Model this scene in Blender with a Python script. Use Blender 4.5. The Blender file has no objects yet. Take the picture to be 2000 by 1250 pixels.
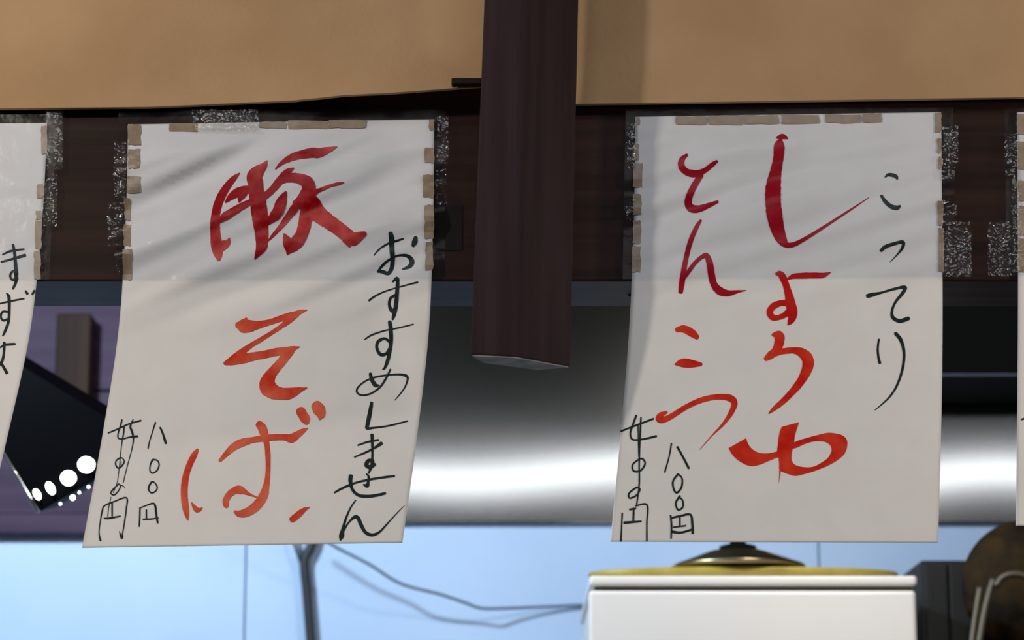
import bpy, bmesh, math, random
from mathutils import Vector, noise

random.seed(7)
scene = bpy.context.scene
col = scene.collection

# ------------------------------------------------------------------ camera
CAM_Z = 1.30
PITCH = math.radians(12.0)
F = 5200.0                                   # focal length in pixels of the 2000 px wide frame
cam_d = bpy.data.cameras.new('camera')
cam = bpy.data.objects.new('camera', cam_d)
col.objects.link(cam)
cam.location = (0, 0, CAM_Z)
cam.rotation_euler = (math.pi / 2 + PITCH, 0, 0)
cam_d.sensor_width = 36.0
cam_d.lens = F / 2000.0 * 36.0
cam_d.clip_start = 0.05
cam_d.clip_end = 60
cam_d.dof.use_dof = True
cam_d.dof.focus_distance = 2.55
cam_d.dof.aperture_fstop = 6.8
scene.camera = cam

# ------------------------------------------------------------------ world, lights, exposure
world = bpy.data.worlds.new('world')
scene.world = world
world.use_nodes = True
bgn = world.node_tree.nodes['Background']
bgn.inputs['Color'].default_value = (0.70, 0.78, 1.0, 1)
bgn.inputs['Strength'].default_value = 0.05


def light(name, kind, loc, energy, color, aim=None, **kw):
    d = bpy.data.lights.new(name, kind)
    d.energy = energy
    d.color = color
    for k, v in kw.items():
        setattr(d, k, v)
    o = bpy.data.objects.new(name, d)
    col.objects.link(o)
    o.location = loc
    if aim is not None:
        o.rotation_euler = (Vector(aim) - Vector(loc)).to_track_quat('-Z', 'Y').to_euler()
    return o


# dining side: two warm bulbs in front of the lintel, one large unseen pale fill added overhead further back
light('dining_bulb_west', 'POINT', (-0.84, 1.52, 2.24), 19.0, (1.0, 0.89, 0.76), shadow_soft_size=0.03)
light('dining_bulb_east', 'POINT', (1.08, 1.98, 1.98), 8.0, (1.0, 0.88, 0.74), shadow_soft_size=0.04)
light('dining_fill', 'AREA', (0.1, 0.3, 2.75), 10.5, (0.95, 0.97, 1.0), aim=(0.0, 2.5, 1.85), shape='RECTANGLE', size=1.6, size_y=0.8)
# kitchen side: cool fluorescent tube behind the lintel, a cool point light to the left and an added fill at the east
light('kitchen_tube', 'AREA', (0.30, 2.86, 2.078), 1.35, (0.88, 0.93, 1.0), aim=(0.30, 3.95, 1.80), shape='RECTANGLE', size=2.4, size_y=0.032)
light('kitchen_lamp', 'POINT', (-0.78, 2.90, 2.24), 64.0, (0.68, 0.84, 1.0), shadow_soft_size=0.045)
light('kitchen_fill_east', 'POINT', (0.46, 2.92, 2.10), 10.0, (1.0, 0.96, 0.92), shadow_soft_size=0.045)  # unseen light added to brighten the refrigerator front, also glares in the steel

vs = scene.view_settings
vs.view_transform = 'Standard'
vs.look = 'None'
vs.gamma = 1.0
vs.use_curve_mapping = False
vs.exposure = 0.12


# ------------------------------------------------------------------ helpers
def P(px, py, Y):
    """world point at depth Y (metres in front of the camera) seen at a pixel"""
    a = (px - 1000.0) / F
    b = (625.0 - py) / F
    dy = math.cos(PITCH) - b * math.sin(PITCH)
    dz = math.sin(PITCH) + b * math.cos(PITCH)
    t = Y / dy
    return Vector((a * t, Y, CAM_Z + dz * t))


def srgb(r, g, b):
    def f(c):
        c /= 255.0
        return c / 12.92 if c <= 0.04045 else ((c + 0.055) / 1.055) ** 2.4
    return (f(r), f(g), f(b), 1.0)


MATS = {}


def mat(name, c1, c2=None, rough=0.6, metal=0.0, scale=(20, 20, 20), detail=4, bump=0.0, bscale=None,
        lo=0.35, hi=0.65, emit=None, estr=0.0, coat=0.0, spec=0.5, trans_w=0.0):
    m = bpy.data.materials.new(name)
    m.use_nodes = True
    nt = m.node_tree
    b = nt.nodes['Principled BSDF']
    b.inputs['Roughness'].default_value = rough
    b.inputs['Metallic'].default_value = metal
    b.inputs['Coat Weight'].default_value = coat
    b.inputs['Specular IOR Level'].default_value = spec
    tc = nt.nodes.new('ShaderNodeTexCoord')
    mp = nt.nodes.new('ShaderNodeMapping')
    mp.inputs['Scale'].default_value = scale
    nt.links.new(tc.outputs['Object'], mp.inputs['Vector'])
    n = nt.nodes.new('ShaderNodeTexNoise')
    n.inputs['Scale'].default_value = 1.0
    n.inputs['Detail'].default_value = detail
    nt.links.new(mp.outputs['Vector'], n.inputs['Vector'])
    if c2 is None:
        b.inputs['Base Color'].default_value = c1
        c2 = c1
    r = nt.nodes.new('ShaderNodeValToRGB')
    r.color_ramp.elements[0].position = lo
    r.color_ramp.elements[0].color = c1
    r.color_ramp.elements[1].position = hi
    r.color_ramp.elements[1].color = c2
    nt.links.new(n.outputs['Fac'], r.inputs['Fac'])
    nt.links.new(r.outputs['Color'], b.inputs['Base Color'])
    if bump:
        bp = nt.nodes.new('ShaderNodeBump')
        bp.inputs['Strength'].default_value = bump
        bp.inputs['Distance'].default_value = 0.002
        src = n
        if bscale:
            n2 = nt.nodes.new('ShaderNodeTexNoise')
            n2.inputs['Scale'].default_value = bscale
            n2.inputs['Detail'].default_value = 5
            nt.links.new(tc.outputs['Object'], n2.inputs['Vector'])
            src = n2
        nt.links.new(src.outputs['Fac'], bp.inputs['Height'])
        nt.links.new(bp.outputs['Normal'], b.inputs['Normal'])
    if emit:
        b.inputs['Emission Color'].default_value = emit
        b.inputs['Emission Strength'].default_value = estr
    MATS[name] = m
    return m


def film_mat(name, tint, gloss, rough, bscale, bump, milk=0.0):
    m = bpy.data.materials.new(name)
    m.use_nodes = True
    nt = m.node_tree
    nt.nodes.clear()
    out = nt.nodes.new('ShaderNodeOutputMaterial')
    tr = nt.nodes.new('ShaderNodeBsdfTransparent')
    tr.inputs['Color'].default_value = tint
    gl = nt.nodes.new('ShaderNodeBsdfGlossy')
    gl.inputs['Roughness'].default_value = rough
    df = nt.nodes.new('ShaderNodeBsdfDiffuse')
    df.inputs['Color'].default_value = (0.75, 0.72, 0.68, 1)
    mx = nt.nodes.new('ShaderNodeMixShader')
    mx.inputs[0].default_value = gloss
    m2 = nt.nodes.new('ShaderNodeMixShader')
    m2.inputs[0].default_value = milk
    tc = nt.nodes.new('ShaderNodeTexCoord')
    n = nt.nodes.new('ShaderNodeTexNoise')
    n.inputs['Scale'].default_value = bscale
    n.inputs['Detail'].default_value = 3
    bp = nt.nodes.new('ShaderNodeBump')
    bp.inputs['Strength'].default_value = bump
    bp.inputs['Distance'].default_value = 0.004
    L = nt.links.new
    L(tc.outputs['Object'], n.inputs['Vector'])
    L(n.outputs['Fac'], bp.inputs['Height'])
    L(bp.outputs['Normal'], gl.inputs['Normal'])
    L(tr.outputs[0], m2.inputs[1])
    L(df.outputs[0], m2.inputs[2])
    L(m2.outputs[0], mx.inputs[1])
    L(gl.outputs[0], mx.inputs[2])
    L(mx.outputs[0], out.inputs['Surface'])
    MATS[name] = m
    return m


def mesh_obj(name, verts, faces, material, parent=None, smooth=False):
    me = bpy.data.meshes.new(name)
    me.from_pydata([tuple(v) for v in verts], [], faces)
    me.validate()
    bm = bmesh.new()
    bm.from_mesh(me)
    bmesh.ops.recalc_face_normals(bm, faces=bm.faces)
    bm.to_mesh(me)
    bm.free()
    me.materials.append(MATS[material])
    if smooth:
        me.polygons.foreach_set('use_smooth', [True] * len(me.polygons))
    me.update()
    o = bpy.data.objects.new(name, me)
    col.objects.link(o)
    if parent:
        o.parent = parent
        o.matrix_parent_inverse = parent.matrix_world.inverted()
    return o


def empty(name, loc):
    o = bpy.data.objects.new(name, None)
    o.empty_display_size = 0.02
    col.objects.link(o)
    o.location = loc
    o.matrix_world = o.matrix_basis.copy()
    from mathutils import Matrix
    o.matrix_world = Matrix.Translation(Vector(loc))
    return o


def tag(o, label=None, cat=None, group=None, kind=None):
    if label:
        o['label'] = label
    if cat:
        o['category'] = cat
    if group:
        o['group'] = group
    if kind:
        o['kind'] = kind
    return o


def box(name, lo, hi, material, parent=None, bevel=0.0, seg=2):
    bm = bmesh.new()
    bmesh.ops.create_cube(bm, size=1.0)
    lo, hi = Vector(lo), Vector(hi)
    for v in bm.verts:
        v.co = Vector(((lo[i] + hi[i]) / 2 + v.co[i] * (hi[i] - lo[i]) for i in range(3)))
    if bevel:
        bmesh.ops.bevel(bm, geom=bm.edges[:], offset=bevel, segments=seg, affect='EDGES', profile=0.5)
    me = bpy.data.meshes.new(name)
    bm.to_mesh(me)
    bm.free()
    me.materials.append(MATS[material])
    o = bpy.data.objects.new(name, me)
    col.objects.link(o)
    if parent:
        o.parent = parent
        o.matrix_parent_inverse = parent.matrix_world.inverted()
    return o


def prism(name, front, back, material, parent=None, bevel=0.0):
    """closed solid between two matching loops of points"""
    n = len(front)
    verts = list(front) + list(back)
    faces = [list(range(n)), list(range(2 * n - 1, n - 1, -1))]
    for i in range(n):
        j = (i + 1) % n
        faces.append([i, n + i, n + j, j])
    o = mesh_obj(name, verts, faces, material, parent)
    if bevel:
        bm = bmesh.new()
        bm.from_mesh(o.data)
        bmesh.ops.bevel(bm, geom=bm.edges[:], offset=bevel, segments=2, affect='EDGES', profile=0.5)
        bm.to_mesh(o.data)
        bm.free()
    return o


def lathe(name, c, prof, material, parent=None, n=48, axis='Z'):
    verts, faces = [], []
    for r, h in prof:
        for i in range(n):
            a = 2 * math.pi * i / n
            if axis == 'Z':
                verts.append((c[0] + r * math.cos(a), c[1] + r * math.sin(a), c[2] + h))
            else:
                verts.append((c[0] + r * math.cos(a), c[1] + h, c[2] + r * math.sin(a)))
    m = len(prof)
    for k in range(m - 1):
        for i in range(n):
            j = (i + 1) % n
            faces.append([k * n + i, k * n + j, (k + 1) * n + j, (k + 1) * n + i])
    faces.append(list(range(n)))
    faces.append(list(range((m - 1) * n, m * n)))
    return mesh_obj(name, verts, faces, material, parent, smooth=True)


def catmull(pts, step):
    """resample a list of equal-length tuples with a Catmull-Rom spline, step in units of the first two items"""
    n = len(pts)
    out = []
    for i in range(n - 1):
        p0 = pts[max(i - 1, 0)]
        p1 = pts[i]
        p2 = pts[i + 1]
        p3 = pts[min(i + 2, n - 1)]
        d = math.hypot(p2[0] - p1[0], p2[1] - p1[1])
        k = max(1, int(math.ceil(d / step)))
        for j in range(k):
            t = j / k
            t2, t3 = t * t, t * t * t
            out.append(tuple(0.5 * (2 * b + (c - a) * t + (2 * a - 5 * b + 4 * c - d_) * t2 + (-a + 3 * b - 3 * c + d_) * t3)
                             for a, b, c, d_ in zip(p0, p1, p2, p3)))
    out.append(tuple(pts[-1]))
    return out


def tube(name, pts, r, material, parent=None, n=10):
    """round tube through world points with a radius (number or list)"""
    pts = [Vector(p) for p in pts]
    rr = r if isinstance(r, (list, tuple)) else [r] * len(pts)
    verts, faces = [], []
    for i, p in enumerate(pts):
        t = (pts[min(i + 1, len(pts) - 1)] - pts[max(i - 1, 0)]).normalized()
        a = t.cross(Vector((0, 1, 0)))
        if a.length < 1e-4:
            a = t.cross(Vector((1, 0, 0)))
        a.normalize()
        b = t.cross(a).normalized()
        for k in range(n):
            g = 2 * math.pi * k / n
            verts.append(p + (a * math.cos(g) + b * math.sin(g)) * rr[i])
    for i in range(len(pts) - 1):
        for k in range(n):
            j = (k + 1) % n
            faces.append([i * n + k, i * n + j, (i + 1) * n + j, (i + 1) * n + k])
    faces.append(list(range(n)))
    faces.append(list(range((len(pts) - 1) * n, len(pts) * n)))
    return mesh_obj(name, verts, faces, material, parent, smooth=True)


# ------------------------------------------------------------------ materials
mat('plaster_tan', srgb(182, 146, 107), srgb(194, 158, 119), rough=0.9, scale=(9, 9, 9), detail=8, bump=0.25, bscale=220)
mat('dark_wood', srgb(34, 20, 16), srgb(52, 33, 28), rough=0.55, scale=(3, 40, 60), detail=6, bump=0.2, spec=0.12)
mat('post_wood', srgb(50, 36, 39), srgb(62, 46, 49), rough=0.6, scale=(70, 70, 4), detail=6, bump=0.2, spec=0.12)
mat('post_end', srgb(130, 128, 122), srgb(165, 165, 160), rough=0.7, scale=(60, 60, 60))  # pale tone stands for light catching the post underside
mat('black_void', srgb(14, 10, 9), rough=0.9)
mat('paper', srgb(246, 243, 240), srgb(249, 247, 244), rough=0.75, scale=(30, 30, 30), bump=0.05, bscale=500)
mat('tan_tape', srgb(158, 136, 108), srgb(176, 154, 126), rough=0.45, scale=(120, 120, 120), lo=0.3, hi=0.7)
mat('ink_black', srgb(22, 34, 36), srgb(44, 56, 56), rough=0.6, scale=(300, 300, 300), spec=0.12)
mat('ink_pork', srgb(176, 5, 14), srgb(228, 90, 84), rough=0.6, scale=(30, 30, 24), lo=0.44, hi=0.66, spec=0.12)
mat('ink_orange', srgb(216, 50, 24), srgb(238, 116, 84), rough=0.6, scale=(40, 40, 40), lo=0.35, hi=0.65, spec=0.12)
mat('ink_crimson', srgb(168, 4, 28), srgb(186, 14, 38), rough=0.6, scale=(60, 60, 60), spec=0.12)
mat('ink_red', srgb(200, 8, 12), srgb(220, 34, 24), rough=0.6, scale=(60, 60, 60), spec=0.12)
mat('ink_vermilion', srgb(214, 24, 6), srgb(232, 66, 36), rough=0.6, scale=(50, 50, 50), spec=0.12)
film_mat('film', (0.90, 0.918, 0.955, 1), 0.009, 0.25, 38, 0.35, 0.0)
film_mat('crinkle_tape', (0.93, 0.92, 0.90, 1), 0.11, 0.06, 160, 0.6, 0.0)
mat('blue_wall', srgb(186, 211, 243), srgb(198, 220, 248), rough=0.6, scale=(3, 3, 3), detail=5, bump=0.1, bscale=6)
mat('steel', srgb(194, 193, 190), rough=0.13, metal=1.0, scale=(1, 1, 90))
mat('purple_wood', srgb(66, 52, 70), srgb(78, 62, 80), rough=0.6, scale=(3, 3, 40), detail=5, spec=0.12)
mat('brown_wood', srgb(40, 25, 18), srgb(54, 36, 24), rough=0.6, scale=(50, 50, 3), detail=5, spec=0.12)
mat('black_gloss', srgb(1, 1, 2), rough=0.5, spec=0.02)
mat('black_matt', srgb(9, 9, 8), rough=0.8, spec=0.1)
mat('glint_glow', srgb(255, 255, 255), emit=(0.95, 0.98, 1, 1), estr=9.0)  # glow standing for lights mirrored in the black screen
mat('white_enamel', srgb(240, 231, 222), srgb(243, 236, 228), rough=0.35, scale=(5, 5, 5))
mat('seam_dark', srgb(70, 66, 50), rough=0.7)
mat('yellow_dish', srgb(160, 140, 52), srgb(184, 164, 76), rough=0.4, scale=(20, 20, 20))
mat('bronze', srgb(176, 164, 130), srgb(140, 126, 94), rough=0.32, metal=1.0)
mat('black_rubber', srgb(34, 35, 40), rough=0.5)
mat('wire_grey', srgb(70, 82, 98), rough=0.5)
mat('olive_dark', srgb(24, 25, 19), srgb(13, 14, 10), rough=0.7, scale=(14, 14, 2))
mat('wicker_brown', srgb(52, 36, 8), srgb(22, 14, 5), rough=0.8, scale=(30, 30, 30), bump=0.9, spec=0.2)
mat('added_board_dark', srgb(13, 12, 6), srgb(18, 17, 10), rough=0.8, scale=(3, 30, 30), spec=0.1)
mat('trim_grey', srgb(86, 96, 118), rough=0.5)
mat('pewter', srgb(92, 86, 72), rough=0.5, metal=0.5)
mat('floor_grey', srgb(96, 92, 88), srgb(82, 78, 74), rough=0.7, scale=(3, 3, 3))
mat('ceiling_dark', srgb(70, 64, 56), srgb(60, 54, 48), rough=0.9, scale=(3, 3, 3))

# ------------------------------------------------------------------ the setting
Y_BEAM = 2.50
Y_BACK = 4.00

fl = box('floor', (-3.2, -1.2, -0.05), (3.2, 4.3, 0.0), 'floor_grey')
tag(fl, 'grey floor of the shop below the frame', kind='structure')
ce = box('ceiling', (-3.2, 2.3, 2.95), (3.2, 4.3, 3.0), 'ceiling_dark')
tag(ce, 'dark ceiling over the kitchen', kind='structure')

# lintel beam: full-width dark timber
z_bot = P(1000, 549, Y_BEAM).z
beam = box('trim_1', (-1.6, Y_BEAM, z_bot), (1.6, Y_BEAM + 0.115, z_bot + 0.24), 'dark_wood', bevel=0.002)
tag(beam, 'dark stained wooden lintel beam carrying the paper menus', kind='structure')

# plaster panels hung in front of the upper beam
Y_PAN = 2.480


def panel(name, edge, xr, curl, label):
    """board with a traced lower edge; curl(px) = how far the lower edge leans out, metres"""
    xs = [xr[0] + (xr[1] - xr[0]) * i / 60.0 for i in range(61)]
    zs_top = 2.95

    def yedge(x):
        for (x0, y0), (x1, y1) in zip(edge, edge[1:]):
            if x0 <= x <= x1:
                return y0 + (y1 - y0) * (x - x0) / (x1 - x0)
        return edge[0][1] if x < edge[0][0] else edge[-1][1]
    nv = 26
    vf, vb = [], []
    for x in xs:
        base = P(x, yedge(x), Y_PAN - curl(x))
        for k in range(nv + 1):
            t = (k / nv) ** 2.2
            z = base.z + (zs_top - base.z) * t
            lean = curl(x) * max(0.0, 1 - (z - base.z) / 0.09) ** 2
            X = base.x
            vf.append(Vector((X, Y_PAN - lean, z)))
            vb.append(Vector((X, Y_PAN - lean + 0.006, z)))
    n = nv + 1
    N = len(vf)
    faces = []
    for i in range(60):
        for k in range(nv):
            a, b, c, d = i * n + k, (i + 1) * n + k, (i + 1) * n + k + 1, i * n + k + 1
            faces.append([a, b, c, d])
            faces.append([N + d, N + c, N + b, N + a])
        faces.append([i * n, N + i * n, N + (i + 1) * n, (i + 1) * n])
        faces.append([i * n + nv, (i + 1) * n + nv, N + (i + 1) * n + nv, N + i * n + nv])
    for k in range(nv):
        faces.append([k, k + 1, N + k + 1, N + k])
        q = 60 * n
        faces.append([q + k, N + q + k, N + q + k + 1, q + k + 1])
    o = mesh_obj(name, vf + vb, faces, 'plaster_tan', smooth=False)
    for p in o.data.polygons:
        p.use_smooth = abs(p.normal.y) > 0.6
    tag(o, label, kind='structure')
    return o


def sstep(a, b, x):
    t = min(1.0, max(0.0, (x - a) / (b - a)))
    return t * t * (3 - 2 * t)


panel('wall_left', [(-1900, 216), (0, 212), (300, 209), (450, 202), (600, 195), (650, 187), (770, 181), (880, 173), (1010, 163)],
      (-1900, 1010), lambda x: 0.030 * sstep(420, 760, x), 'warm tan plaster panel above the lintel left of the post')
panel('wall_right', [(1075, 204), (2000, 190), (3900, 170)], (1075, 3900), lambda x: 0.003,
      'warm tan plaster panel above the lintel right of the post')

# back wall of the kitchen: pale blue boards below, timber and steel above
wb = empty('wall_back', (0, Y_BACK, 0))
tag(wb, 'pale blue lit kitchen wall of wide boards behind the menus', kind='structure')
z_top = P(500, 1036, Y_BACK).z
seams = [-1500, -520, 480, 1600, 2350, 3300]
for a, b in zip(seams, seams[1:]):
    x0, x1 = P(a, 1100, Y_BACK).x, P(b, 1100, Y_BACK).x
    box('wall_board', (x0 + 0.0012, Y_BACK, 0.0), (x1 - 0.0012, Y_BACK + 0.02, z_top + 0.06), 'blue_wall', wb, bevel=0.001)
kw = box('added_dark_board', (-1.6, Y_BEAM + 0.116, z_bot + 0.02), (1.6, Y_BEAM + 0.136, 2.95), 'added_board_dark')  # unseen board added so the steel has something dark to reflect
tag(kw, 'unseen dark olive board added behind the lintel to darken the steel reflection', kind='structure')
box('backing', (-2.4, Y_BACK + 0.02, 0.0), (2.4, Y_BACK + 0.05, 2.95), 'wire_grey', wb)
# timber cladding behind the black screen
tw = empty('wall_left_back', (-1.0, Y_BACK, z_top))
tag(tw, 'dim purple brown timber wall above the pale blue boards', kind='structure')
xl, xr_ = P(-1400, 800, Y_BACK).x, P(560, 800, Y_BACK).x
z_a = P(100, 1006, Y_BACK - 0.012).z
nb = 6
for i in range(nb):
    za = z_a + 0.002 + i * 0.19
    box('plank', (xl, Y_BACK - 0.012, za), (xr_, Y_BACK - 0.0005, za + 0.187), 'purple_wood', tw, bevel=0.002)
box('ledge', (xl, Y_BACK - 0.03, P(100, 1042, Y_BACK - 0.03).z), (xr_, Y_BACK - 0.0005, z_a), 'purple_wood', tw, bevel=0.003)

# brown upright in front of that wall
pa, pb = P(104, 800, 3.93), P(172, 800, 3.93)
up = box('timber_upright', (pa.x, 3.93, P(100, 890, 3.93).z), (pb.x, 3.985, P(100, 612, 3.93).z), 'brown_wood', bevel=0.003)
tag(up, 'narrow brown timber upright fixed to the purple wall behind the black screen', 'post')

# stainless sheet above the blue boards
xs0, xs1 = P(520, 800, 3.96).x, P(3000, 800, 3.96).x
zs0, zs1 = P(1000, 1021, 3.985).z, 2.60
verts, faces = [], []
NX, NZ = 60, 40
for j in range(NZ + 1):
    for i in range(NX + 1):
        x = xs0 + (xs1 - xs0) * i / NX
        z = zs0 + (zs1 - zs0) * (j / NZ) ** 1.6
        wob = 0.0016 * noise.noise(Vector((x * 2.6, 3.1, z * 5.0))) + 0.0012 * noise.noise(Vector((x * 6.0, 9.1, z * 2.0)))
        verts.append((x, 3.985 + wob, z))
for j in range(NZ):
    for i in range(NX):
        a = j * (NX + 1) + i
        faces.append([a, a + 1, a + NX + 2, a + NX + 1])
steel = mesh_obj('steel_sheet', verts, faces, 'steel', smooth=True)
sm = steel.modifiers.new('thickness', 'SOLIDIFY')
sm.thickness = 0.004
sm.offset = 1.0
tag(steel, 'brushed stainless steel sheet with a bright horizontal glare between the two papers', 'steel sheet')

# black wall cabinet with a thin steel edge
ca, cb = P(1500, 735, 3.75), P(2900, 735, 3.75)
cab = empty('wall_cabinet', (ca.x, 3.85, ca.z))
tag(cab, 'black hanging cabinet with a thin bright edge right of the soy sauce menu', 'cabinet')
box('body', (ca.x, 3.752, ca.z), (cb.x, 3.975, ca.z + 0.45), 'black_matt', cab, bevel=0.003)
z1 = P(1900, 731, 3.745).z
box('edge_strip', (ca.x, 3.742, ca.z), (cb.x, 3.7515, z1), 'trim_grey', cab, bevel=0.0005)

# ------------------------------------------------------------------ hanging post
zb = P(1005, 697, 2.365).z


def depth_for(px, py, z):
    b = (625.0 - py) / F
    return (z - CAM_Z) * (math.cos(PITCH) - b * math.sin(PITCH)) / (math.sin(PITCH) + b * math.cos(PITCH))


bot = []
for px, py in ((918, 693), (1005, 697), (1115, 717)):
    bot.append(P(px, py, depth_for(px, py, zb)))
yL, yM, yR = (p.y for p in bot)
topp = []
for (px, y) in ((945, yL), (1032, yM), (1131, yR)):
    q0 = P(px, 0, y)
    topp.append(q0)
full_b, full_t = [], []
for b_, t_ in zip(bot, topp):
    d = (t_ - b_)
    k = (2.95 - b_.z) / d.z
    full_b.append(b_)
    full_t.append(b_ + d * k)
sh = full_t[0] - full_b[0]
bkR = Vector((full_b[2].x - 0.030, full_b[2].y + 0.012, zb))
bkL = Vector((full_b[0].x + 0.010, full_b[0].y + 0.034, zb))
full_b += [bkR, bkL]
full_t += [bkR + (full_t[2] - full_b[2]), bkL + sh]
post = prism('wooden_post', full_b, full_t, 'post_wood', bevel=0.0018)
tag(post, 'dark square wooden post hanging in front of the lintel between the two papers', 'post')
inset = [v + (sum(full_b, Vector()) / 5 - v) * 0.05 + Vector((0, 0, -0.0001)) for v in full_b]
pe = prism('end_grain_lit_tone', [v + Vector((0, 0, 0.001)) for v in inset], [v - Vector((0, 0, 0.0006)) for v in inset], 'post_end', post)
tag(pe, 'sawn end grain painted pale as if lit')

# small dark shim where the left panel meets the post
a_, b_ = P(882, 168, 2.44), P(952, 157, 2.44)
shim = box('wood_shim', (a_.x, 2.432, a_.z), (b_.x, 2.4445, b_.z), 'dark_wood', bevel=0.001)
tag(shim, 'small dark wooden shim at the corner of the left plaster panel beside the post', 'shim')


# ------------------------------------------------------------------ paper menus
class Paper:
    def __init__(self, left, right, bulge, wr, seed, diag):
        self.left, self.right, self.bulge, self.wr, self.seed, self.diag = left, right, bulge, wr, seed, diag

    def depth(self, px, py):
        v = (py - 240.0) / 820.0
        t = max(0.0, (v - 0.38) / 0.62)
        y = Y_BEAM - 0.0045 - self.bulge * t ** 1.4
        c, s = math.cos(self.diag), math.sin(self.diag)
        a = (px * c - py * s) / 1000.0
        b = (px * s + py * c) / 1000.0
        up = 1.0 - sstep(0.30, 0.55, v)
        edge = sstep(235, 300, py)
        w = noise.noise(Vector((a * 2.6, b * 19.0, self.seed))) * 0.8 + noise.noise(Vector((a * 3.4, b * 36.0, self.seed + 7))) * 0.3
        lowv = noise.noise(Vector((a * 3.0, b * 5.0, self.seed + 3)))
        y -= self.wr * (0.25 + 0.75 * edge) * up * (w + 0.6) * 1.0
        y -= 0.0028 * (1 - up) * (lowv + 0.3)
        return y

    def edge_at(self, pts, v):
        n = len(pts) - 1
        k = min(int(v * n), n - 1)
        f = v * n - k
        p0, p1, p2, p3 = pts[max(k - 1, 0)], pts[k], pts[k + 1], pts[min(k + 2, n)]
        return tuple(0.5 * (2 * b + (c - a) * f + (2 * a - 5 * b + 4 * c - d) * f * f + (-a + 3 * b - 3 * c + d) * f ** 3)
                     for a, b, c, d in zip(p0, p1, p2, p3))

    def pix(self, u, v):
        l, r = self.edge_at(self.left, v), self.edge_at(self.right, v)
        return l[0] + (r[0] - l[0]) * u, l[1] + (r[1] - l[1]) * u

    def build(self, parent):
        nu, nv = 70, 96
        vf, vb = [], []
        for j in range(nv + 1):
            for i in range(nu + 1):
                x, y = self.pix(i / nu, j / nv)
                q = P(x, y, self.depth(x, y))
                vf.append(q)
                vb.append(q + Vector((0, 0.0003, 0)))
        n = nu + 1
        N = len(vf)
        faces = []
        for j in range(nv):
            for i in range(nu):
                a, b, c, d = j * n + i, j * n + i + 1, (j + 1) * n + i + 1, (j + 1) * n + i
                faces.append([a, d, c, b])
                faces.append([N + a, N + b, N + c, N + d])
        for i in range(nu):
            faces.append([i, i + 1, N + i + 1, N + i])
            q = nv * n
            faces.append([q + i, N + q + i, N + q + i + 1, q + i + 1])
        for j in range(nv):
            a, b = j * n, (j + 1) * n
            faces.append([a, N + a, N + b, b])
            a, b = j * n + nu, (j + 1) * n + nu
            faces.append([a, b, N + b, N + a])
        o = mesh_obj('paper', vf + vb, faces, 'paper', parent)
        for p in o.data.polygons:
            p.use_smooth = abs(p.normal.y) > 0.7
        return o

    def patch(self, name, quad, material, parent, off=0.0009, nu=4, nv=6, crinkle=0.0, cs=1.0, ragged=0.0):
        """thin sheet over a pixel quad (tl, tr, br, bl), following the paper"""
        vf = []
        sd = random.random() * 50
        for j in range(nv + 1):
            for i in range(nu + 1):
                u, v = i / nu, j / nv
                x = (quad[0][0] * (1 - u) + quad[1][0] * u) * (1 - v) + (quad[3][0] * (1 - u) + quad[2][0] * u) * v
                y = (quad[0][1] * (1 - u) + quad[1][1] * u) * (1 - v) + (quad[3][1] * (1 - u) + quad[2][1] * u) * v
                if ragged and (i in (0, nu) or j in (0, nv)):
                    x += random.uniform(-ragged, ragged)
                    y += random.uniform(-ragged, ragged)
                d = min(self.depth(x, y), Y_BEAM - 0.0006) - off
                if crinkle:
                    d -= crinkle * (0.6 + noise.noise(Vector((x * 0.055 * cs, y * 0.075 * cs, sd))) + 0.5 * noise.noise(Vector((x * 0.16 * cs, y * 0.2 * cs, sd))))
                vf.append(P(x, y, d))
        n = nu + 1
        faces = []
        for j in range(nv):
            for i in range(nu):
                a = j * n + i
                faces.append([a, a + n, a + n + 1, a + 1])
        return mesh_obj(name, vf, faces, material, parent, smooth=crinkle > 0)

    def ink(self, name, strokes, material, parent, ox, oy, s, label=None):
        verts, faces = [], []
        for k, st in enumerate(strokes):
            off = 0.0005 + 0.00003 * k
            if len(st[0]) == 3:
                pts = [(ox + x / s, oy + y / s, w / s) for x, y, w in st]
                rs = catmull(pts, 2.2)
                rs = [(x, y, max(w, 0.3)) for x, y, w in rs]

                def ext(p, q, sign):
                    dx, dy = p[0] - q[0], p[1] - q[1]
                    L = math.hypot(dx, dy) or 1
                    res = []
                    for t in (0.5, 0.8, 0.95, 1.0):
                        e = 0.36 * p[2] * t
                        res.append((p[0] + dx / L * e, p[1] + dy / L * e, p[2] * math.sqrt(max(0.0, 1 - t * t)) * 0.98 + 0.05))
                    return res
                if len(rs) > 2:
                    rs = list(reversed(ext(rs[0], rs[1], -1))) + rs + ext(rs[-1], rs[-2], 1)
                pairs = []
                for i, (x, y, w) in enumerate(rs):
                    a, b = rs[max(i - 2, 0)], rs[min(i + 2, len(rs) - 1)]
                    dx, dy = b[0] - a[0], b[1] - a[1]
                    L = math.hypot(dx, dy) or 1
                    j = 1 + 0.07 * noise.noise(Vector((x * 0.3, y * 0.3, k)))
                    nx, ny = -dy / L * w / 2 * j, dx / L * w / 2 * j
                    pairs.append((x + nx, y + ny, x - nx, y - ny))
            else:
                pairs = catmull([(ox + a / s, oy + b / s, ox + c / s, oy + d / s) for a, b, c, d in st], 2.2)
            A = 4
            b0 = len(verts)
            for x0, y0, x1, y1 in pairs:
                for i in range(A + 1):
                    u = i / A
                    x, y = x0 + (x1 - x0) * u, y0 + (y1 - y0) * u
                    verts.append(P(x, y, self.depth(x, y) - off))
            for r in range(len(pairs) - 1):
                for i in range(A):
                    a = b0 + r * (A + 1) + i
                    faces.append([a, a + 1, a + A + 2, a + A + 1])
        o = mesh_obj(name, verts, faces, material, parent)
        # all strokes face the viewer
        me = o.data
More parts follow.
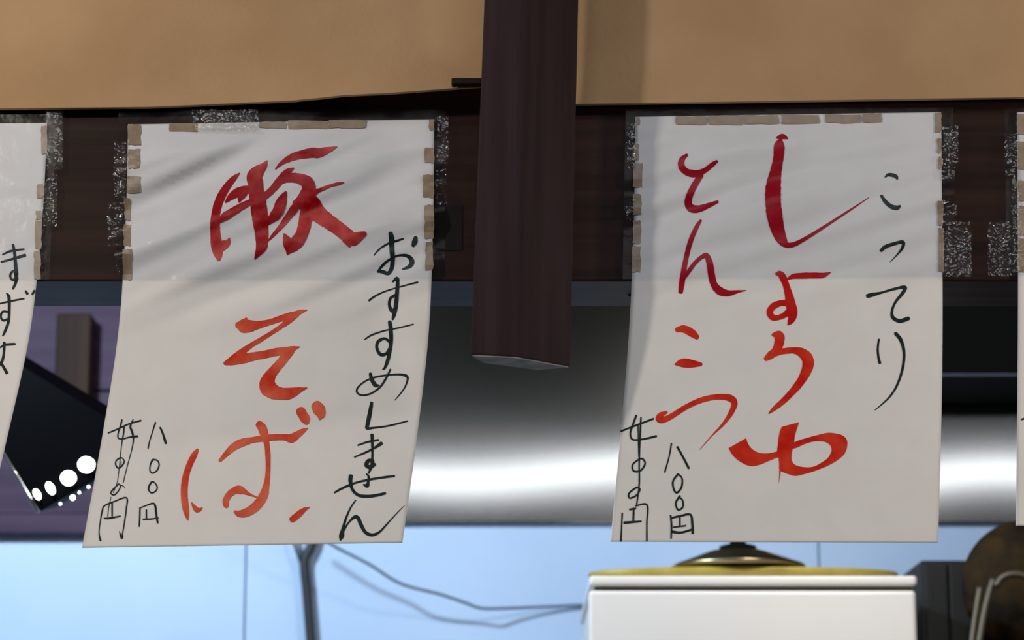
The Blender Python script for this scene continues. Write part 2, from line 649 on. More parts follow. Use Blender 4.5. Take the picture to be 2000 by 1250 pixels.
        for p in me.polygons:
            if p.normal.y > 0:
                p.flip()
        if label:
            o['label'] = label
        return o


def rect(x0, y0, x1, y1, sk=0.0):
    return [(x0, y0), (x1, y0), (x1 - sk, y1), (x0 - sk, y1)]


def sign(left, right, bulge, wr, seed, diag, label):
    pp = Paper(left, right, bulge, wr, seed, diag)
    c = P((left[0][0] + right[0][0]) / 2, (left[0][1] + right[0][1]) / 2, Y_BEAM)
    root = empty('menu_sign', c)
    tag(root, label, 'paper sign', 'handwritten paper menus taped to the lintel')
    pp.root = root
    pp.paper = pp.build(root)
    return pp


# --- pork noodle menu (left)
A = sign([(250, 243), (246, 420), (232, 640), (200, 850), (160, 1070)],
         [(848, 233), (846, 420), (838, 640), (815, 850), (786, 1060)], 0.045, 0.0135, 3.0, math.radians(22),
         'white paper menu left of the post with large red characters and wrinkled top')
K = 'brush_character'
A.ink(K, [
    [(340, 340, 10), (280, 395, 55), (205, 490, 75), (145, 600, 85), (110, 720, 85), (100, 840, 95), (105, 950, 100), (115, 1050, 110), (130, 1130, 90), (135, 1185, 40)],
    [(130, 1080, 90), (190, 1040, 90), (225, 1015, 60), (240, 975, 15)],
    [(205, 625, 20), (240, 585, 55), (300, 540, 85), (370, 510, 85), (440, 500, 80)],
    [(335, 625, 15), (350, 580, 60), (390, 540, 60)],
    [(135, 820, 25), (190, 770, 80), (260, 725, 80), (350, 670, 70), (440, 625, 60), (520, 590, 70), (590, 560, 70), (660, 500, 70), (720, 430, 80), (780, 360, 80), (820, 320, 60), (870, 290, 10)],
    [(608, 218, 10), (575, 270, 70), (525, 320, 120), (485, 375, 150), (495, 440, 150), (505, 520, 150), (515, 600, 160), (530, 700, 160), (542, 800, 155), (553, 900, 138), (558, 1000, 125), (552, 1060, 110), (518, 1125, 60), (485, 1180, 8)],
    [(690, 300, 12), (740, 250, 35), (810, 205, 60), (880, 175, 75), (960, 155, 85), (1050, 140, 95), (1110, 142, 95), (1180, 120, 70), (1240, 100, 40), (1290, 80, 8)],
    [(760, 420, 50), (800, 390, 90), (870, 385, 95), (940, 400, 110), (1000, 435, 130), (1018, 500, 140), (1000, 570, 170), (985, 640, 200)],
    [(1060, 530, 60), (1110, 510, 40), (1180, 480, 32), (1250, 455, 28), (1310, 440, 28), (1355, 432, 10)],
    [(790, 525, 25), (762, 590, 90), (738, 650, 110), (715, 710, 110), (680, 760, 100), (640, 800, 70), (610, 840, 30)],
    [(900, 640, 60), (870, 690, 80), (820, 760, 70), (760, 840, 55), (700, 910, 40), (650, 965, 28), (620, 1000, 10)],
    [(990, 720, 120), (982, 800, 130), (965, 880, 125), (940, 950, 120), (900, 1010, 130), (855, 1060, 110), (820, 1105, 60), (805, 1135, 15)],
    [(775, 935, 20), (800, 990, 80), (815, 1050, 90), (825, 1100, 60)],
    [(960, 580, 150), (1030, 650, 200), (1100, 730, 170), (1190, 800, 150), (1290, 870, 140), (1380, 940, 135), (1440, 985, 130), (1500, 960, 100), (1560, 930, 50)],
    [(1390, 990, 100), (1410, 1055, 25)],
    [(865, 625, 25), (920, 620, 110), (980, 620, 160)],
], 'ink_pork', A.root, 400, 270, 5.0, 'red brush-written character for pork at the top')
A.ink(K, [
    [(275, 280, 80), (330, 288, 165), (400, 292, 160), (480, 285, 120), (570, 268, 85), (680, 240, 70), (800, 200, 75), (900, 170, 85), (980, 145, 70), (1050, 115, 50), (1125, 95, 8)],
    [(320, 250, 60), (385, 195, 20)],
    [(1000, 150, 60), (900, 225, 70), (800, 300, 55), (680, 380, 50), (560, 455, 55), (450, 520, 60), (350, 590, 75), (270, 655, 90), (180, 715, 70), (115, 745, 35)],
    [(115, 750, 35), (200, 730, 80), (330, 690, 120), (480, 660, 100), (620, 635, 95), (760, 605, 95), (880, 590, 90), (960, 565, 60), (1035, 545, 8)],
    [(930, 590, 90), (870, 650, 110), (800, 740, 110), (730, 820, 115), (670, 900, 140), (640, 980, 190), (655, 1050, 210), (720, 1095, 180), (800, 1115, 150), (880, 1118, 145), (950, 1100, 120), (1020, 1075, 75), (1125, 1045, 8)],
], 'ink_orange', A.root, 420, 590, 6.25, 'red hiragana so')
A.ink(K, [
    [(220, 470, 25), (190, 520, 55), (150, 600, 58), (115, 700, 60), (98, 800, 65), (95, 900, 65), (105, 1000, 65), (118, 1070, 50), (128, 1130, 15)],
    [(165, 970, 15), (205, 1030, 50), (240, 1035, 35), (265, 1015, 8)],
    [(430, 575, 30), (490, 510, 50), (560, 445, 70), (640, 405, 75), (740, 380, 55), (840, 365, 60), (940, 355, 60), (1040, 355, 60), (1100, 365, 85), (1150, 335, 70), (1210, 295, 45), (1255, 270, 8)],
    [(795, 232, 70), (825, 265, 85), (850, 340, 75), (870, 420, 50), (880, 520, 50), (882, 640, 45), (875, 750, 50), (860, 830, 65), (840, 900, 85), (790, 980, 90), (720, 1040, 85), (650, 1070, 75), (600, 1070, 55), (570, 1052, 25)],
    [(490, 1000, 50), (485, 950, 60), (520, 890, 60), (580, 850, 70), (620, 850, 80), (660, 865, 50), (720, 895, 22), (790, 922, 8)],
    [(1185, 105, 90), (1205, 140, 90), (1232, 185, 95), (1242, 215, 60)],
    [(1335, 55, 105), (1362, 100, 120), (1375, 150, 85), (1365, 188, 15)],
    [(1105, 1130, 55), (1160, 1085, 60), (1220, 1035, 40), (1270, 1012, 8)],
], 'ink_orange', A.root, 340, 780, 4.806, 'red hiragana ba')
S_ = (600, 430, 3.57)
A.ink(K, [
    [(465, 245, 8), (500, 205, 12), (560, 165, 14), (620, 145, 16), (670, 130, 12)],
    [(580, 90, 30), (588, 130, 38), (590, 200, 35), (595, 270, 32), (590, 330, 30), (565, 370, 26), (525, 360, 26), (490, 360, 10)],
    [(490, 362, 14), (530, 310, 18), (580, 270, 14), (640, 245, 14), (700, 250, 25), (730, 285, 35), (715, 320, 28), (665, 342, 10)],
    [(757, 120, 26), (750, 150, 40), (737, 178, 22)]], 'ink_black', A.root, *S_, 'black hiragana o')
A.ink(K, [
    [(430, 560, 14), (480, 525, 12), (560, 490, 10), (680, 455, 10), (770, 432, 12)],
    [(595, 430, 10), (625, 405, 25), (630, 440, 26), (625, 520, 28), (618, 600, 30), (605, 660, 26), (595, 692, 14)],
    [(615, 520, 16), (580, 545, 18), (572, 590, 20), (590, 630, 28), (612, 620, 16)]], 'ink_black', A.root, *S_, 'black hiragana su')
A.ink(K, [
    [(400, 832, 8), (450, 800, 12), (540, 770, 10), (640, 750, 10), (740, 725, 9)],
    [(575, 708, 26), (582, 760, 28), (585, 830, 28), (578, 900, 26), (560, 980, 26), (540, 1030, 16), (525, 1040, 8)],
    [(575, 850, 20), (540, 825, 18), (495, 845, 22), (485, 890, 22), (510, 935, 24), (550, 930, 20), (575, 890, 18)]], 'ink_black', A.root, *S_, 'black hiragana su')
A.ink(K, [
    [(440, 1070, 22), (450, 1110, 28), (475, 1150, 28), (500, 1150, 10)],
    [(580, 1040, 12), (550, 1100, 14), (510, 1160, 14), (450, 1205, 12), (390, 1220, 12), (350, 1205, 14), (350, 1170, 12), (400, 1125, 11), (470, 1095, 12), (560, 1080, 12), (640, 1075, 14), (690, 1085, 20), (700, 1110, 14), (680, 1165, 10), (645, 1215, 8), (610, 1255, 4)]],
    'ink_black', A.root, *S_, 'black hiragana me')
S_ = (600, 720, 3.38)
A.ink(K, [[(425, 225, 22), (412, 300, 28), (398, 370, 26), (396, 393, 20), (440, 390, 13), (520, 380, 11), (600, 362, 11), (662, 345, 10)]], 'ink_black', A.root, *S_, 'black hiragana shi')
A.ink(K, [
    [(335, 505, 11), (400, 483, 13), (470, 470, 13)],
    [(312, 583, 9), (380, 555, 13), (440, 525, 15), (490, 492, 24)],
    [(428, 436, 24), (430, 500, 18), (430, 580, 16), (425, 640, 20), (405, 690, 10)],
    [(435, 610, 22), (405, 607, 25), (390, 635, 28), (415, 650, 26), (445, 630, 22)]], 'ink_black', A.root, *S_, 'black hiragana ma')
A.ink(K, [
    [(180, 818, 12), (240, 785, 15), (330, 750, 13), (450, 725, 15), (575, 708, 14)],
    [(288, 708, 30), (285, 745, 26), (300, 800, 20), (340, 835, 20), (400, 842, 20), (460, 835, 19), (515, 822, 16)],
    [(390, 695, 10), (405, 710, 15), (402, 750, 18), (395, 772, 28), (370, 765, 8)]], 'ink_black', A.root, *S_, 'black hiragana se')
A.ink(K, [
    [(320, 868, 8), (285, 920, 11), (255, 990, 15), (235, 1060, 22), (226, 1105, 34), (218, 1132, 10)],
    [(235, 1080, 14), (270, 1020, 11), (310, 980, 20), (335, 985, 25), (355, 1030, 25), (385, 1080, 22), (430, 1097, 20), (480, 1075, 14), (540, 1010, 9), (600, 945, 6), (645, 900, 2)]], 'ink_black', A.root, *S_, 'black hiragana n')
S_ = (180, 800, 4.63)
A.ink(K, [
    [(145, 210, 13), (230, 175, 13), (330, 130, 13), (440, 98, 15)],
    [(268, 92, 15), (255, 150, 15), (235, 210, 13), (235, 255, 13), (270, 265, 12), (330, 250, 13), (408, 240, 20)],
    [(290, 150, 14), (282, 220, 13), (265, 320, 9), (255, 420, 8), (240, 560, 7), (225, 660, 6), (190, 750, 6)],
    [(370, 88, 9), (345, 150, 17), (360, 200, 21), (372, 260, 15), (360, 350, 9), (320, 500, 8), (280, 660, 8)]], 'ink_black', A.root, *S_, 'black price numeral struck through')
A.ink(K, [[(250, 435, 12), (215, 465, 13), (215, 505, 15), (240, 528, 15), (275, 500, 13), (290, 465, 13), (270, 437, 11), (250, 435, 11)],
          [(262, 470, 7), (258, 520, 7)]], 'ink_black', A.root, *S_, 'black zero')
A.ink(K, [[(240, 670, 11), (190, 720, 13), (168, 755, 13), (200, 770, 13), (240, 730, 11), (255, 690, 11), (240, 670, 9)],
          [(240, 675, 9), (280, 690, 8), (298, 712, 5)]], 'ink_black', A.root, *S_, 'black zero')
A.ink(K, [
    [(75, 1183, 20), (62, 1110, 11), (75, 1000, 11), (90, 920, 15), (110, 870, 13), (200, 830, 12), (310, 797, 14), (308, 900, 13), (290, 1030, 12), (275, 1120, 12), (268, 1160, 24), (245, 1100, 6)],
    [(170, 790, 6), (150, 880, 8), (140, 965, 8)],
    [(180, 845, 15), (180, 960, 15)], [(108, 983, 12), (160, 980, 17), (255, 962, 12)]], 'ink_black', A.root, *S_, 'black yen character')
A.ink(K, [[(572, 115, 14), (545, 200, 11), (520, 280, 11), (505, 350, 12)], [(615, 162, 18), (640, 220, 19), (665, 302, 24)]], 'ink_black', A.root, *S_, 'black numeral eight')
A.ink(K, [[(545, 455, 20), (525, 500, 13), (522, 550, 13), (545, 573, 13), (585, 550, 13), (605, 500, 13), (590, 460, 13), (550, 450, 15)]], 'ink_black', A.root, *S_, 'black zero')
A.ink(K, [[(540, 650, 15), (514, 690, 17), (512, 730, 15), (540, 753, 13), (575, 735, 13), (588, 700, 13), (565, 660, 13), (540, 650, 13)]], 'ink_black', A.root, *S_, 'black zero')
A.ink(K, [
    [(425, 1055, 13), (430, 970, 15), (432, 890, 14)],
    [(430, 890, 11), (490, 865, 11), (550, 847, 15), (570, 870, 19), (580, 950, 20), (592, 1022, 18)],
    [(490, 905, 13), (490, 985, 14)], [(460, 990, 13), (530, 988, 13), (600, 978, 8)]], 'ink_black', A.root, *S_, 'black yen character')

# --- soy pork-bone menu (right)
B = sign([(1241, 228), (1238, 430), (1229, 640), (1212, 850), (1192, 1058)],
         [(1838, 219), (1840, 430), (1841, 640), (1838, 850), (1832, 1060)], 0.062, 0.0058, 11.0, math.radians(16),
         'white paper menu with two columns of red characters above the white refrigerator')
S_ = (1460, 220, 2.975)
B.ink(K, [
    [(170, 147, 10), (203, 138, 32), (232, 150, 10)],
    [(192, 155, 18), (185, 190, 60), (180, 260, 60), (165, 340, 66), (150, 430, 88), (149, 520, 90), (158, 600, 90), (176, 680, 78), (200, 738, 60), (228, 768, 34), (270, 765, 28), (330, 735, 22), (420, 680, 18), (520, 615, 14), (620, 550, 10), (705, 493, 3)]],
    'ink_crimson', B.root, *S_, 'tall red hiragana shi')
B.ink(K, [[(800, 374, 8), (820, 360, 18), (860, 368, 22), (870, 384, 12)], [(778, 482, 16), (800, 515, 22), (835, 545, 25), (870, 552, 26), (885, 542, 14)]], 'ink_black', B.root, *S_, 'black hiragana ko')
B.ink(K, [[(776, 802, 18), (800, 780, 22), (850, 762, 20), (903, 752, 20), (900, 785, 16), (870, 825, 8), (828, 868, 3)]], 'ink_black', B.root, *S_, 'small black hiragana tsu')
B.ink(K, [[(697, 1065, 24), (725, 1058, 24), (780, 1045, 13), (850, 1025, 15), (915, 1014, 20), (900, 1050, 20), (860, 1100, 14), (840, 1150, 15), (845, 1190, 20), (885, 1210, 23), (935, 1195, 24)]], 'ink_black', B.root, *S_, 'black hiragana te')
B.ink(K, [[(682, 350, 8), (677, 390, 9), (680, 425, 10), (686, 450, 12)], [(752, 325, 15), (775, 355, 15), (788, 410, 12), (780, 480, 11), (755, 550, 9), (720, 600, 7), (665, 648, 3)]], 'ink_black', B.root, 1400, 500, 2.154, 'black hiragana ri')
S_ = (1480, 500, 3.906)
B.ink(K, [
    [(142, 137, 22), (165, 132, 40), (190, 160, 55), (215, 220, 50), (235, 290, 60), (250, 360, 75), (262, 420, 80), (262, 470, 62), (245, 505, 38), (228, 525, 8)],
    [(225, 178, 12), (270, 155, 38), (340, 150, 45), (420, 148, 45), (490, 148, 42), (520, 140, 30), (555, 125, 6)],
    [(235, 360, 50), (180, 358, 45), (120, 382, 50), (92, 425, 50), (110, 465, 48), (150, 470, 40), (200, 452, 42), (235, 425, 50)]], 'ink_red', B.root, *S_, 'red hiragana yo')
B.ink(K, [
    [(115, 600, 25), (160, 605, 75), (165, 650, 75), (145, 710, 65), (100, 760, 50), (60, 783, 32)],
    [(62, 785, 36), (120, 740, 60), (200, 725, 45), (280, 720, 50), (340, 740, 75), (380, 785, 88), (382, 840, 85), (355, 910, 70), (310, 980, 60), (250, 1050, 50), (190, 1110, 44), (130, 1160, 34), (85, 1200, 10)]], 'ink_vermilion', B.root, *S_, 'red hiragana u')
B.ink(K, [
    [(365, 350, 100, 500), (385, 420, 150, 590), (430, 490, 215, 660), (500, 545, 320, 730), (580, 575, 440, 770), (680, 580, 580, 745), (770, 565, 700, 695), (850, 545, 850, 635), (960, 520, 960, 600)],
    [(900, 180, 1160, 110), (870, 250, 1130, 200), (850, 350, 1095, 320), (840, 450, 1085, 420), (830, 540, 1060, 520), (850, 640, 1045, 620), (860, 740, 1050, 690), (870, 830, 1090, 745), (1000, 890, 1180, 778), (1110, 915, 1300, 788), (1250, 885, 1400, 770), (1400, 840, 1500, 715),
     (1600, 760, 1590, 650), (1750, 670, 1640, 565), (1850, 570, 1645, 500), (1885, 430, 1620, 450), (1850, 340, 1550, 405), (1760, 290, 1450, 395), (1600, 270, 1350, 405), (1450, 300, 1240, 440), (1300, 340, 1130, 490), (1150, 385, 1040, 520), (1060, 430, 960, 570)],
    [(872, 840, 24), (866, 930, 12), (850, 1030, 3)]], 'ink_vermilion', B.root, 1410, 810, 7.69, 'red hiragana yu')
S_ = (1220, 200, 3.127)
B.ink(K, [
    [(380, 320, 18), (350, 350, 35), (347, 390, 40), (380, 425, 42), (440, 435, 45), (490, 415, 32), (535, 380, 28), (563, 360, 18)],
    [(465, 445, 35), (430, 500, 38), (400, 560, 42), (388, 610, 45), (405, 645, 50), (450, 650, 45), (510, 630, 32), (568, 606, 18)]], 'ink_crimson', B.root, *S_, 'red hiragana to')
B.ink(K, [
    [(465, 720, 14), (440, 760, 26), (405, 840, 30), (380, 930, 30), (362, 1020, 32), (350, 1100, 35), (342, 1158, 28)],
    [(350, 1090, 20), (385, 1040, 25), (430, 980, 25), (470, 945, 25), (500, 935, 32), (520, 985, 40), (530, 1050, 42), (545, 1110, 42), (580, 1150, 50), (630, 1165, 38), (690, 1155, 18), (742, 1148, 4)]], 'ink_crimson', B.root, *S_, 'red hiragana n')
S_ = (1180, 600, 2.603)
B.ink(K, [[(370, 115, 25), (405, 110, 38), (445, 130, 40), (473, 153, 25)], [(362, 290, 10), (400, 283, 45), (450, 287, 38), (493, 290, 18)]], 'ink_vermilion', B.root, *S_, 'red hiragana ko')
B.ink(K, [[(318, 533, 12), (288, 548, 30), (280, 568, 36), (300, 572, 32), (340, 555, 28), (420, 505, 26), (500, 470, 28), (580, 455, 28), (640, 462, 35), (662, 490, 32), (640, 545, 24), (600, 600, 14), (550, 650, 6), (485, 725, 2)]], 'ink_vermilion', B.root, *S_, 'red hiragana tsu')
B.ink(K, [
    [(85, 630, 9), (150, 605, 9), (250, 567, 10)],
    [(163, 550, 10), (145, 600, 10), (133, 640, 9), (145, 672, 9), (200, 670, 9), (265, 655, 11)],
    [(187, 560, 8), (183, 640, 9), (180, 720, 8), (178, 800, 8), (178, 900, 8), (165, 1005, 7)],
    [(172, 600, 6), (174, 690, 6), (176, 760, 6)]], 'ink_black', B.root, *S_, 'black price numeral struck through')
B.ink(K, [[(180, 770, 8), (145, 800, 9), (150, 832, 9), (185, 830, 9), (208, 795, 9), (195, 770, 9), (178, 772, 7)]], 'ink_black', B.root, *S_, 'black zero')
B.ink(K, [[(165, 915, 9), (127, 945, 9), (130, 970, 9), (165, 955, 9), (182, 925, 8), (165, 915, 8)]], 'ink_black', B.root, *S_, 'black zero')
B.ink(K, [[(85, 1190, 10), (88, 1120, 7), (92, 1047, 9)], [(160, 1010, 7), (218, 1005, 9), (217, 1100, 8), (217, 1190, 9)],
          [(130, 1028, 10), (160, 1022, 9)], [(150, 1025, 10), (148, 1085, 10)], [(102, 1095, 13), (140, 1092, 11), (188, 1088, 8)]], 'ink_black', B.root, *S_, 'black yen character')
B.ink(K, [[(342, 692, 8), (330, 760, 7), (308, 838, 8)], [(372, 710, 11), (400, 760, 11), (430, 818, 12)]], 'ink_black', B.root, *S_, 'black numeral eight')
B.ink(K, [[(375, 848, 10), (350, 885, 10), (354, 925, 10), (370, 943, 10), (393, 915, 10), (396, 870, 9), (375, 848, 10)]], 'ink_black', B.root, *S_, 'black zero')
B.ink(K, [[(385, 960, 12), (364, 995, 9), (376, 1030, 10), (400, 1015, 9), (398, 980, 9), (378, 965, 9)]], 'ink_black', B.root, *S_, 'black zero')
B.ink(K, [[(340, 1175, 8), (342, 1110, 10), (338, 1058, 9)], [(338, 1072, 10), (390, 1060, 11), (438, 1054, 11), (448, 1100, 13), (450, 1148, 13)],
          [(342, 1140, 14), (390, 1145, 11), (445, 1130, 10)], [(385, 1065, 8), (385, 1115, 9)], [(352, 1118, 7), (415, 1110, 8)]], 'ink_black', B.root, *S_, 'black yen character')

# --- menus cut by the frame on either side
C_ = sign([(-508, 246), (-516, 420), (-545, 640), (-600, 850), (-660, 1075)],
          [(92, 240), (83, 420), (60, 640), (15, 850), (-38, 1070)], 0.05, 0.002, 21.0, math.radians(-8),
          'white paper menu at the left edge with black handwriting, cut off by the frame')
S_ = (0, 460, 4.167)
C_.ink(K, [
    [(20, 155, 11), (90, 125, 18), (195, 110, 13)], [(10, 215, 15), (100, 190, 18), (203, 160, 26)],
    [(105, 74, 22), (118, 140, 24), (125, 220, 28), (130, 300, 34), (130, 370, 26), (105, 433, 17)],
    [(140, 310, 24), (105, 290, 18), (82, 325, 18), (100, 360, 18), (140, 345, 26)]], 'ink_black', C_.root, *S_, 'black hiragana ma')
C_.ink(K, [
    [(-60, 570, 11), (0, 553, 11), (80, 535, 15), (195, 513, 13)], [(55, 472, 14), (72, 500, 26), (75, 600, 23), (68, 700, 23), (40, 780, 21), (22, 815, 12)],
    [(65, 620, 15), (20, 620, 17), (6, 660, 17), (25, 690, 19), (60, 680, 15)], [(208, 452, 16), (222, 472, 24)], [(262, 478, 16), (282, 448, 18)]], 'ink_black', C_.root, *S_, 'black hiragana zu')
C_.ink(K, [
    [(-40, 922, 12), (0, 910, 12), (35, 890, 18), (80, 885, 22), (123, 882, 17)], [(35, 872, 24), (30, 960, 20), (15, 1025, 22), (-25, 1080, 10)],
    [(5, 1030, 20), (40, 1090, 24), (55, 1118, 28)]], 'ink_black', C_.root, *S_, 'black hiragana')
D = sign([(1986, 219), (1988, 420), (1988, 640), (1986, 850), (1984, 1027)],
         [(2586, 214), (2590, 420), (2600, 640), (2612, 850), (2622, 1027)], 0.05, 0.002, 31.0, math.radians(-8),
         'white paper menu showing as a thin strip at the right edge of the frame')
D.ink(K, [[(1995, 819, 3), (2003, 817, 4), (2018, 813, 4)]], 'ink_black', D.root, 0, 0, 1.0, 'black brush stroke')

# --- tan tape pieces along the paper edges
for pp, lst in ((A, [(250, 244, 275, 283), (250, 291, 273, 328), (248, 344, 274, 376), (243, 388, 255, 430), (241, 438, 255, 480), (240, 486, 257, 546),
                     (330, 241, 385, 256), (505, 238, 560, 250), (562, 236, 640, 252), (642, 235, 715, 250),
                     (838, 234, 848, 254), (829, 288, 848, 318), (826, 341, 847, 386), (829, 400, 847, 465), (831, 472, 846, 527)]),
                (B, [(1242, 229, 1250, 243), (1238, 282, 1248, 312), (1237, 319, 1255, 365), (1237, 379, 1253, 419), (1236, 431, 1252, 475), (1235, 481, 1251, 531),
                     (1320, 227, 1380, 243), (1382, 226, 1450, 243), (1452, 225, 1521, 242), (1526, 224, 1600, 241), (1612, 223, 1682, 240), (1685, 222, 1722, 239),
                     (1826, 220, 1839, 258), (1830, 270, 1838, 300), (1833, 305, 1841, 330), (1831, 392, 1842, 440), (1834, 445, 1843, 531)]),
                (C_, [(80, 245, 92, 300), (72, 360, 85, 386), (70, 412, 82, 428), (69, 431, 81, 485), (66, 490, 79, 545)]),
                (D, [(1986, 222, 2012, 262), (1987, 276, 2012, 330), (1988, 352, 2012, 392), (1988, 402, 2014, 460), (1988, 465, 2014, 531)])):
    for r in lst:
        pp.patch('tape', rect(*r), 'tan_tape', pp.root, off=0.0012, ragged=1.2)

# --- clear film over the taped upper part and crumpled clear tape at its edges
for pp, q in ((A, [(232, 216), (872, 214), (868, 545), (222, 546)]), (B, [(1222, 212), (1862, 210), (1866, 540), (1216, 545)]),
              (C_, [(-520, 218), (112, 216), (96, 546), (-536, 548)]), (D, [(1962, 210), (2600, 206), (2606, 538), (1966, 538)])):
    pp.patch('clear_film', q, 'film', pp.root, off=0.0030, nu=48, nv=28, crinkle=0.0006, cs=0.5)
for pp, lst in ((A, [(222, 270, 245, 400), (210, 396, 240, 480), (226, 490, 240, 536), (376, 214, 505, 256), (854, 226, 876, 320), (852, 330, 872, 400)]),
                (B, [(1224, 240, 1242, 330), (1222, 390, 1240, 430), (1838, 246, 1872, 320), (1838, 325, 1866, 350), (1840, 388, 1868, 420), (1842, 432, 1898, 540)]),
                (C_, [(90, 215, 122, 330), (84, 340, 112, 440)]),
                (D, [(1930, 434, 1974, 540), (1962, 262, 1990, 345), (1976, 350, 1998, 420), (1978, 424, 2000, 530)])):
    for x0, y0, x1, y1 in lst:
        pp.patch('clear_tape', rect(x0, y0, x1, y1), 'crinkle_tape', pp.root, off=0.0046,
                 nu=max(8, int((x1 - x0) / 2.5)), nv=max(8, int((y1 - y0) / 2.5)), crinkle=0.0020, cs=2.2, ragged=2.0)

# dark patch on the beam
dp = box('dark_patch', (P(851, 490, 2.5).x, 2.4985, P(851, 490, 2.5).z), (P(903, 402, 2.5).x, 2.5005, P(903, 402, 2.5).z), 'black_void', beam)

# ------------------------------------------------------------------ kitchen things
# black screen; glowing discs and beads stand in for reflected lights
YP = 3.30
front = [P(x, y, YP) for x, y in ((75, 1000), (262, 893), (262, 846), (-40, 664), (-78, 740))]
lp = empty('glossy_screen', front[0])
tag(lp, 'black glossy tilted screen with four glowing discs for reflected lights between the left papers', 'screen_glint')
prism('body', front, [v + Vector((0.012, 0.05, 0.012)) for v in front], 'black_gloss', lp, bevel=0.002)
e0, e1 = P(75, 1001, YP - 0.003), P(-78, 739, YP - 0.003)
dirv = (e1 - e0).normalized()
nrm = Vector((dirv.z, 0, -dirv.x))
tube('edge_strip', [e0, e0 + (e1 - e0) * 0.5, e1], 0.0022, 'steel', lp)
for px, py, ra, rb, an in ((73, 966, 5.5, 10.5, 28), (99, 954, 7, 12.5, 28), (134, 934, 14.5, 14, 0), (169, 908, 16, 15, 0)):  # glowing discs in place of lights mirrored in the screen
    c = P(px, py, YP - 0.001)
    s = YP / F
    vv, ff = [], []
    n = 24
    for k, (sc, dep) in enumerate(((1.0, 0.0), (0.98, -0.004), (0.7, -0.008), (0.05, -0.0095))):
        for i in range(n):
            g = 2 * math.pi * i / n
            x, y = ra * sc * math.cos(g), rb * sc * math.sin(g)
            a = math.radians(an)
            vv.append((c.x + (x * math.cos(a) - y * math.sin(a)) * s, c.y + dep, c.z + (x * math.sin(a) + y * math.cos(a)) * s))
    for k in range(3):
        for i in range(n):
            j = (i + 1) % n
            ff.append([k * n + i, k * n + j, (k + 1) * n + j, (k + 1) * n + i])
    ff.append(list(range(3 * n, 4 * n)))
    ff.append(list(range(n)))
    mesh_obj('screen_glint', vv, ff, 'glint_glow', lp, smooth=True)
for px, py, r in ((142, 972, 4.5), (118, 984, 1.8), (155, 962, 1.6), (173, 951, 2.2)):  # small glowing beads for glints along the lower edge
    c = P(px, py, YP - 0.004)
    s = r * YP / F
    lathe('tiny_glint', c, [(0.05 * s, -s), (0.7 * s, -0.7 * s), (s, 0), (0.7 * s, 0.7 * s), (0.05 * s, s)], 'glint_glow', lp, n=10)

# hose and wire on the blue wall
Yh = 3.985
hose = empty('black_hose', P(600, 1250, Yh))
tag(hose, 'black hose running down the pale blue wall below the left paper', 'hose')
hp = catmull([(618, 1030), (608, 1066), (596, 1090), (595, 1110), (599, 1150), (603, 1200), (607, 1250), (612, 1330), (618, 1420)], 12)
tube('main_tube', [P(x, y, Yh) for x, y in hp], 0.0075, 'black_rubber', hose, n=14)
hp = catmull([(568, 1010), (575, 1060), (584, 1088), (592, 1115), (597, 1150)], 10)
tube('branch_tube', [P(x, y, Yh - 0.004) for x, y in hp], 0.0026, 'black_rubber', hose)

wp = catmull([(560, 1005, 3.87), (648, 1064, 3.885), (719, 1101, 3.90), (783, 1140, 3.915), (860, 1161, 3.93), (908, 1177, 3.945), (940, 1188, 3.955), (990, 1188, 3.97), (1068, 1185, 3.985), (1150, 1182, 3.993), (1260, 1183, 3.994)], 12)
wire = tube('thin_wire', [P(x, y, d) for x, y, d in wp], 0.0021, 'wire_grey', n=8)
tag(wire, 'thin grey wire sagging across the pale blue wall towards the refrigerator', 'wire')

# short black cable end under the lintel
cp = catmull([(1190, 548), (1202, 557), (1214, 566), (1232, 578), (1255, 590)], 6)
cable = tube('cable_end', [P(x, y, 2.56) for x, y in cp], 0.0012, 'black_rubber', n=8)
tag(cable, 'short black cable end hanging under the lintel beside the right paper', 'cable')

# white refrigerator
YF = 3.40
fa, fb = P(1150, 1160, YF), P(1792, 1160, YF)
zt = P(1400, 1124, YF).z
zseam = P(1400, 1144, YF).z
zdoor = P(1400, 1153, YF).z
fr = empty('refrigerator', ((fa.x + fb.x) / 2, YF + 0.25, 0))
tag(fr, 'white refrigerator with a lid dome on top below the right paper', 'refrigerator')
box('body', (fa.x + 0.006, YF + 0.03, 0.03), (fb.x - 0.004, 3.92, zseam - 0.001), 'white_enamel', fr, bevel=0.004)
box('top_cap', (fa.x + 0.001, YF, zseam), (fb.x, 3.92, zt), 'white_enamel', fr, bevel=0.004)
box('gasket', (fa.x + 0.008, YF + 0.008, zdoor - 0.004), (fb.x - 0.006, YF + 0.029, zseam), 'seam_dark', fr)
box('door', (fa.x, YF, 0.06), (fb.x - 0.002, YF + 0.029, zdoor), 'white_enamel', fr, bevel=0.005, seg=3)

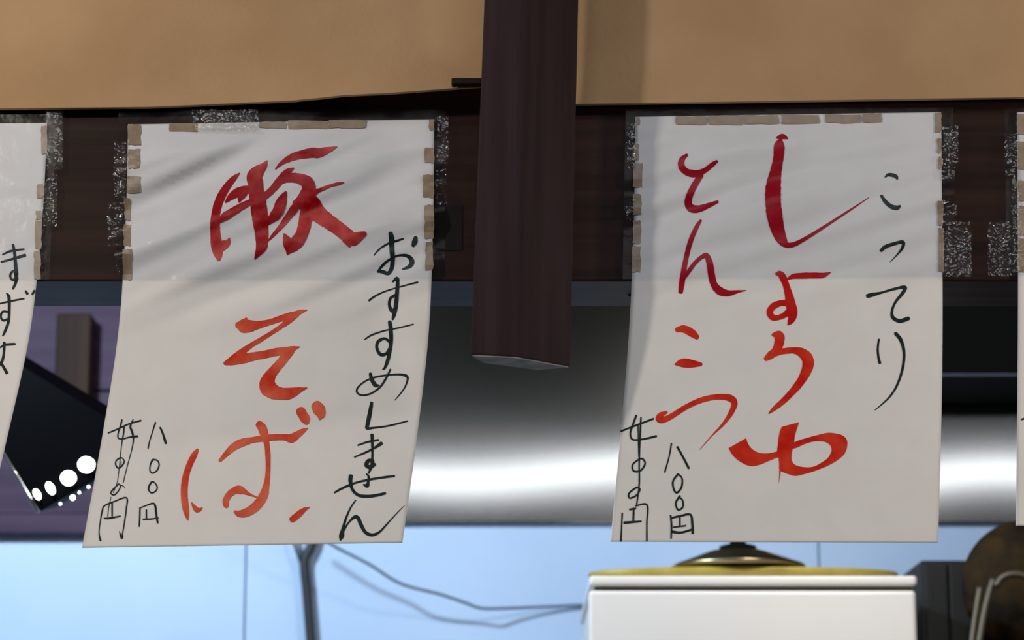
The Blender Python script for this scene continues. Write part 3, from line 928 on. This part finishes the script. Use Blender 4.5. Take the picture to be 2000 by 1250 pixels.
# yellow dish on the refrigerator, domed lid on the dish
yc = Vector(((fa.x + fb.x) / 2 - 0.004, YF + 0.10, zt))
dish = lathe('shallow_dish', (0, 0, 0), [(0.10, 0.0), (0.19, 0.001), (0.202, 0.008), (0.205, 0.0125), (0.202, 0.0150), (0.13, 0.0160), (0.02, 0.0162)], 'yellow_dish', n=72)
for v in dish.data.vertices:
    v.co.y *= 0.36
dish.location = yc
tag(dish, 'shallow oval mustard yellow dish lying upturned on the white refrigerator', 'dish')
lc = P(1442, 1108, yc.y)
base_z = zt + 0.0164
lid = empty('pot_lid', (lc.x, yc.y, base_z))
tag(lid, 'small dark bronze pot lid with a black knob on the yellow dish', 'pot lid')
zr = 0.001
pr = [(0.050, 0.0), (0.080, 0.002), (0.0875, zr + 0.003), (0.0885, zr + 0.006), (0.086, zr + 0.0078), (0.072, zr + 0.0125), (0.054, zr + 0.0195), (0.038, zr + 0.0255), (0.018, zr + 0.029), (0.002, zr + 0.0300)]
lathe('dome', (lc.x, yc.y, base_z), pr, 'bronze', lid, n=64)
lathe('collar', (lc.x, yc.y, base_z), [(0.0245, zr + 0.0285), (0.0245, zr + 0.0325), (0.012, zr + 0.036), (0.002, zr + 0.0365)], 'black_matt', lid, n=32)
lathe('knob', (lc.x, yc.y, base_z), [(0.0105, zr + 0.034), (0.0105, zr + 0.052), (0.018, zr + 0.056), (0.020, zr + 0.064), (0.014, zr + 0.070), (0.002, zr + 0.071)], 'black_matt', lid, n=32)

# dark cabinet beside the refrigerator
da, db = P(1797, 1094, 3.62), P(1935, 1094, 3.62)
dc = empty('dark_locker', (da.x, 3.7, 0))
tag(dc, 'dark olive upright locker right beside the white refrigerator', 'locker')
box('body', (da.x, 3.62, 0.03), (db.x + 0.25, 3.92, da.z), 'olive_dark', dc, bevel=0.004)
box('door', (da.x + 0.004, 3.607, 0.06), (P(1850, 1094, 3.61).x, 3.619, da.z - 0.006), 'olive_dark', dc, bevel=0.003)
box('door', (P(1852, 1094, 3.61).x, 3.607, 0.06), (db.x + 0.248, 3.619, da.z - 0.006), 'olive_dark', dc, bevel=0.003)

# brown round strainer basket hung at the right with handles in front
wc = P(2012, 1146, 3.50)
rw = 133 * 3.50 / F
bk = lathe('round_basket', wc, [(rw * 0.25, -0.040), (rw * 0.55, -0.034), (rw * 0.82, -0.020), (rw * 0.96, -0.004), (rw, 0.006), (rw * 0.985, 0.010), (rw * 0.93, 0.002), (rw * 0.78, -0.012), (rw * 0.5, -0.026), (rw * 0.2, -0.031)], 'wicker_brown', n=64, axis='Y')
tag(bk, 'round dark brown basket hanging at the lower right below the paper strip', 'basket')


def handle(pts, r, label):
    pl = catmull([(x, y, d) for x, y, d in pts], 8)
    o = tube('utensil_handle', [P(x, y, d) for x, y, d in pl], r, 'pewter', n=10)
    tag(o, label, 'utensil', 'utensils hanging by the basket')
    return o


handle([(1914, 1148, 3.42), (1908, 1185, 3.415), (1902, 1225, 3.41), (1893, 1300, 3.40)], 0.0042, 'thin grey utensil handle leaning nearest the refrigerator')
handle([(1940, 1132, 3.42), (1930, 1165, 3.415), (1920, 1210, 3.41), (1905, 1300, 3.40)], 0.0046, 'grey straight utensil handle in front of the basket')
handle([(1945, 1146, 3.41), (1955, 1130, 3.41), (1972, 1122, 3.41), (1990, 1122, 3.41), (2010, 1130, 3.41), (2020, 1160, 3.405), (2022, 1300, 3.40)], 0.0046, 'grey hooked utensil handle arching over the basket')
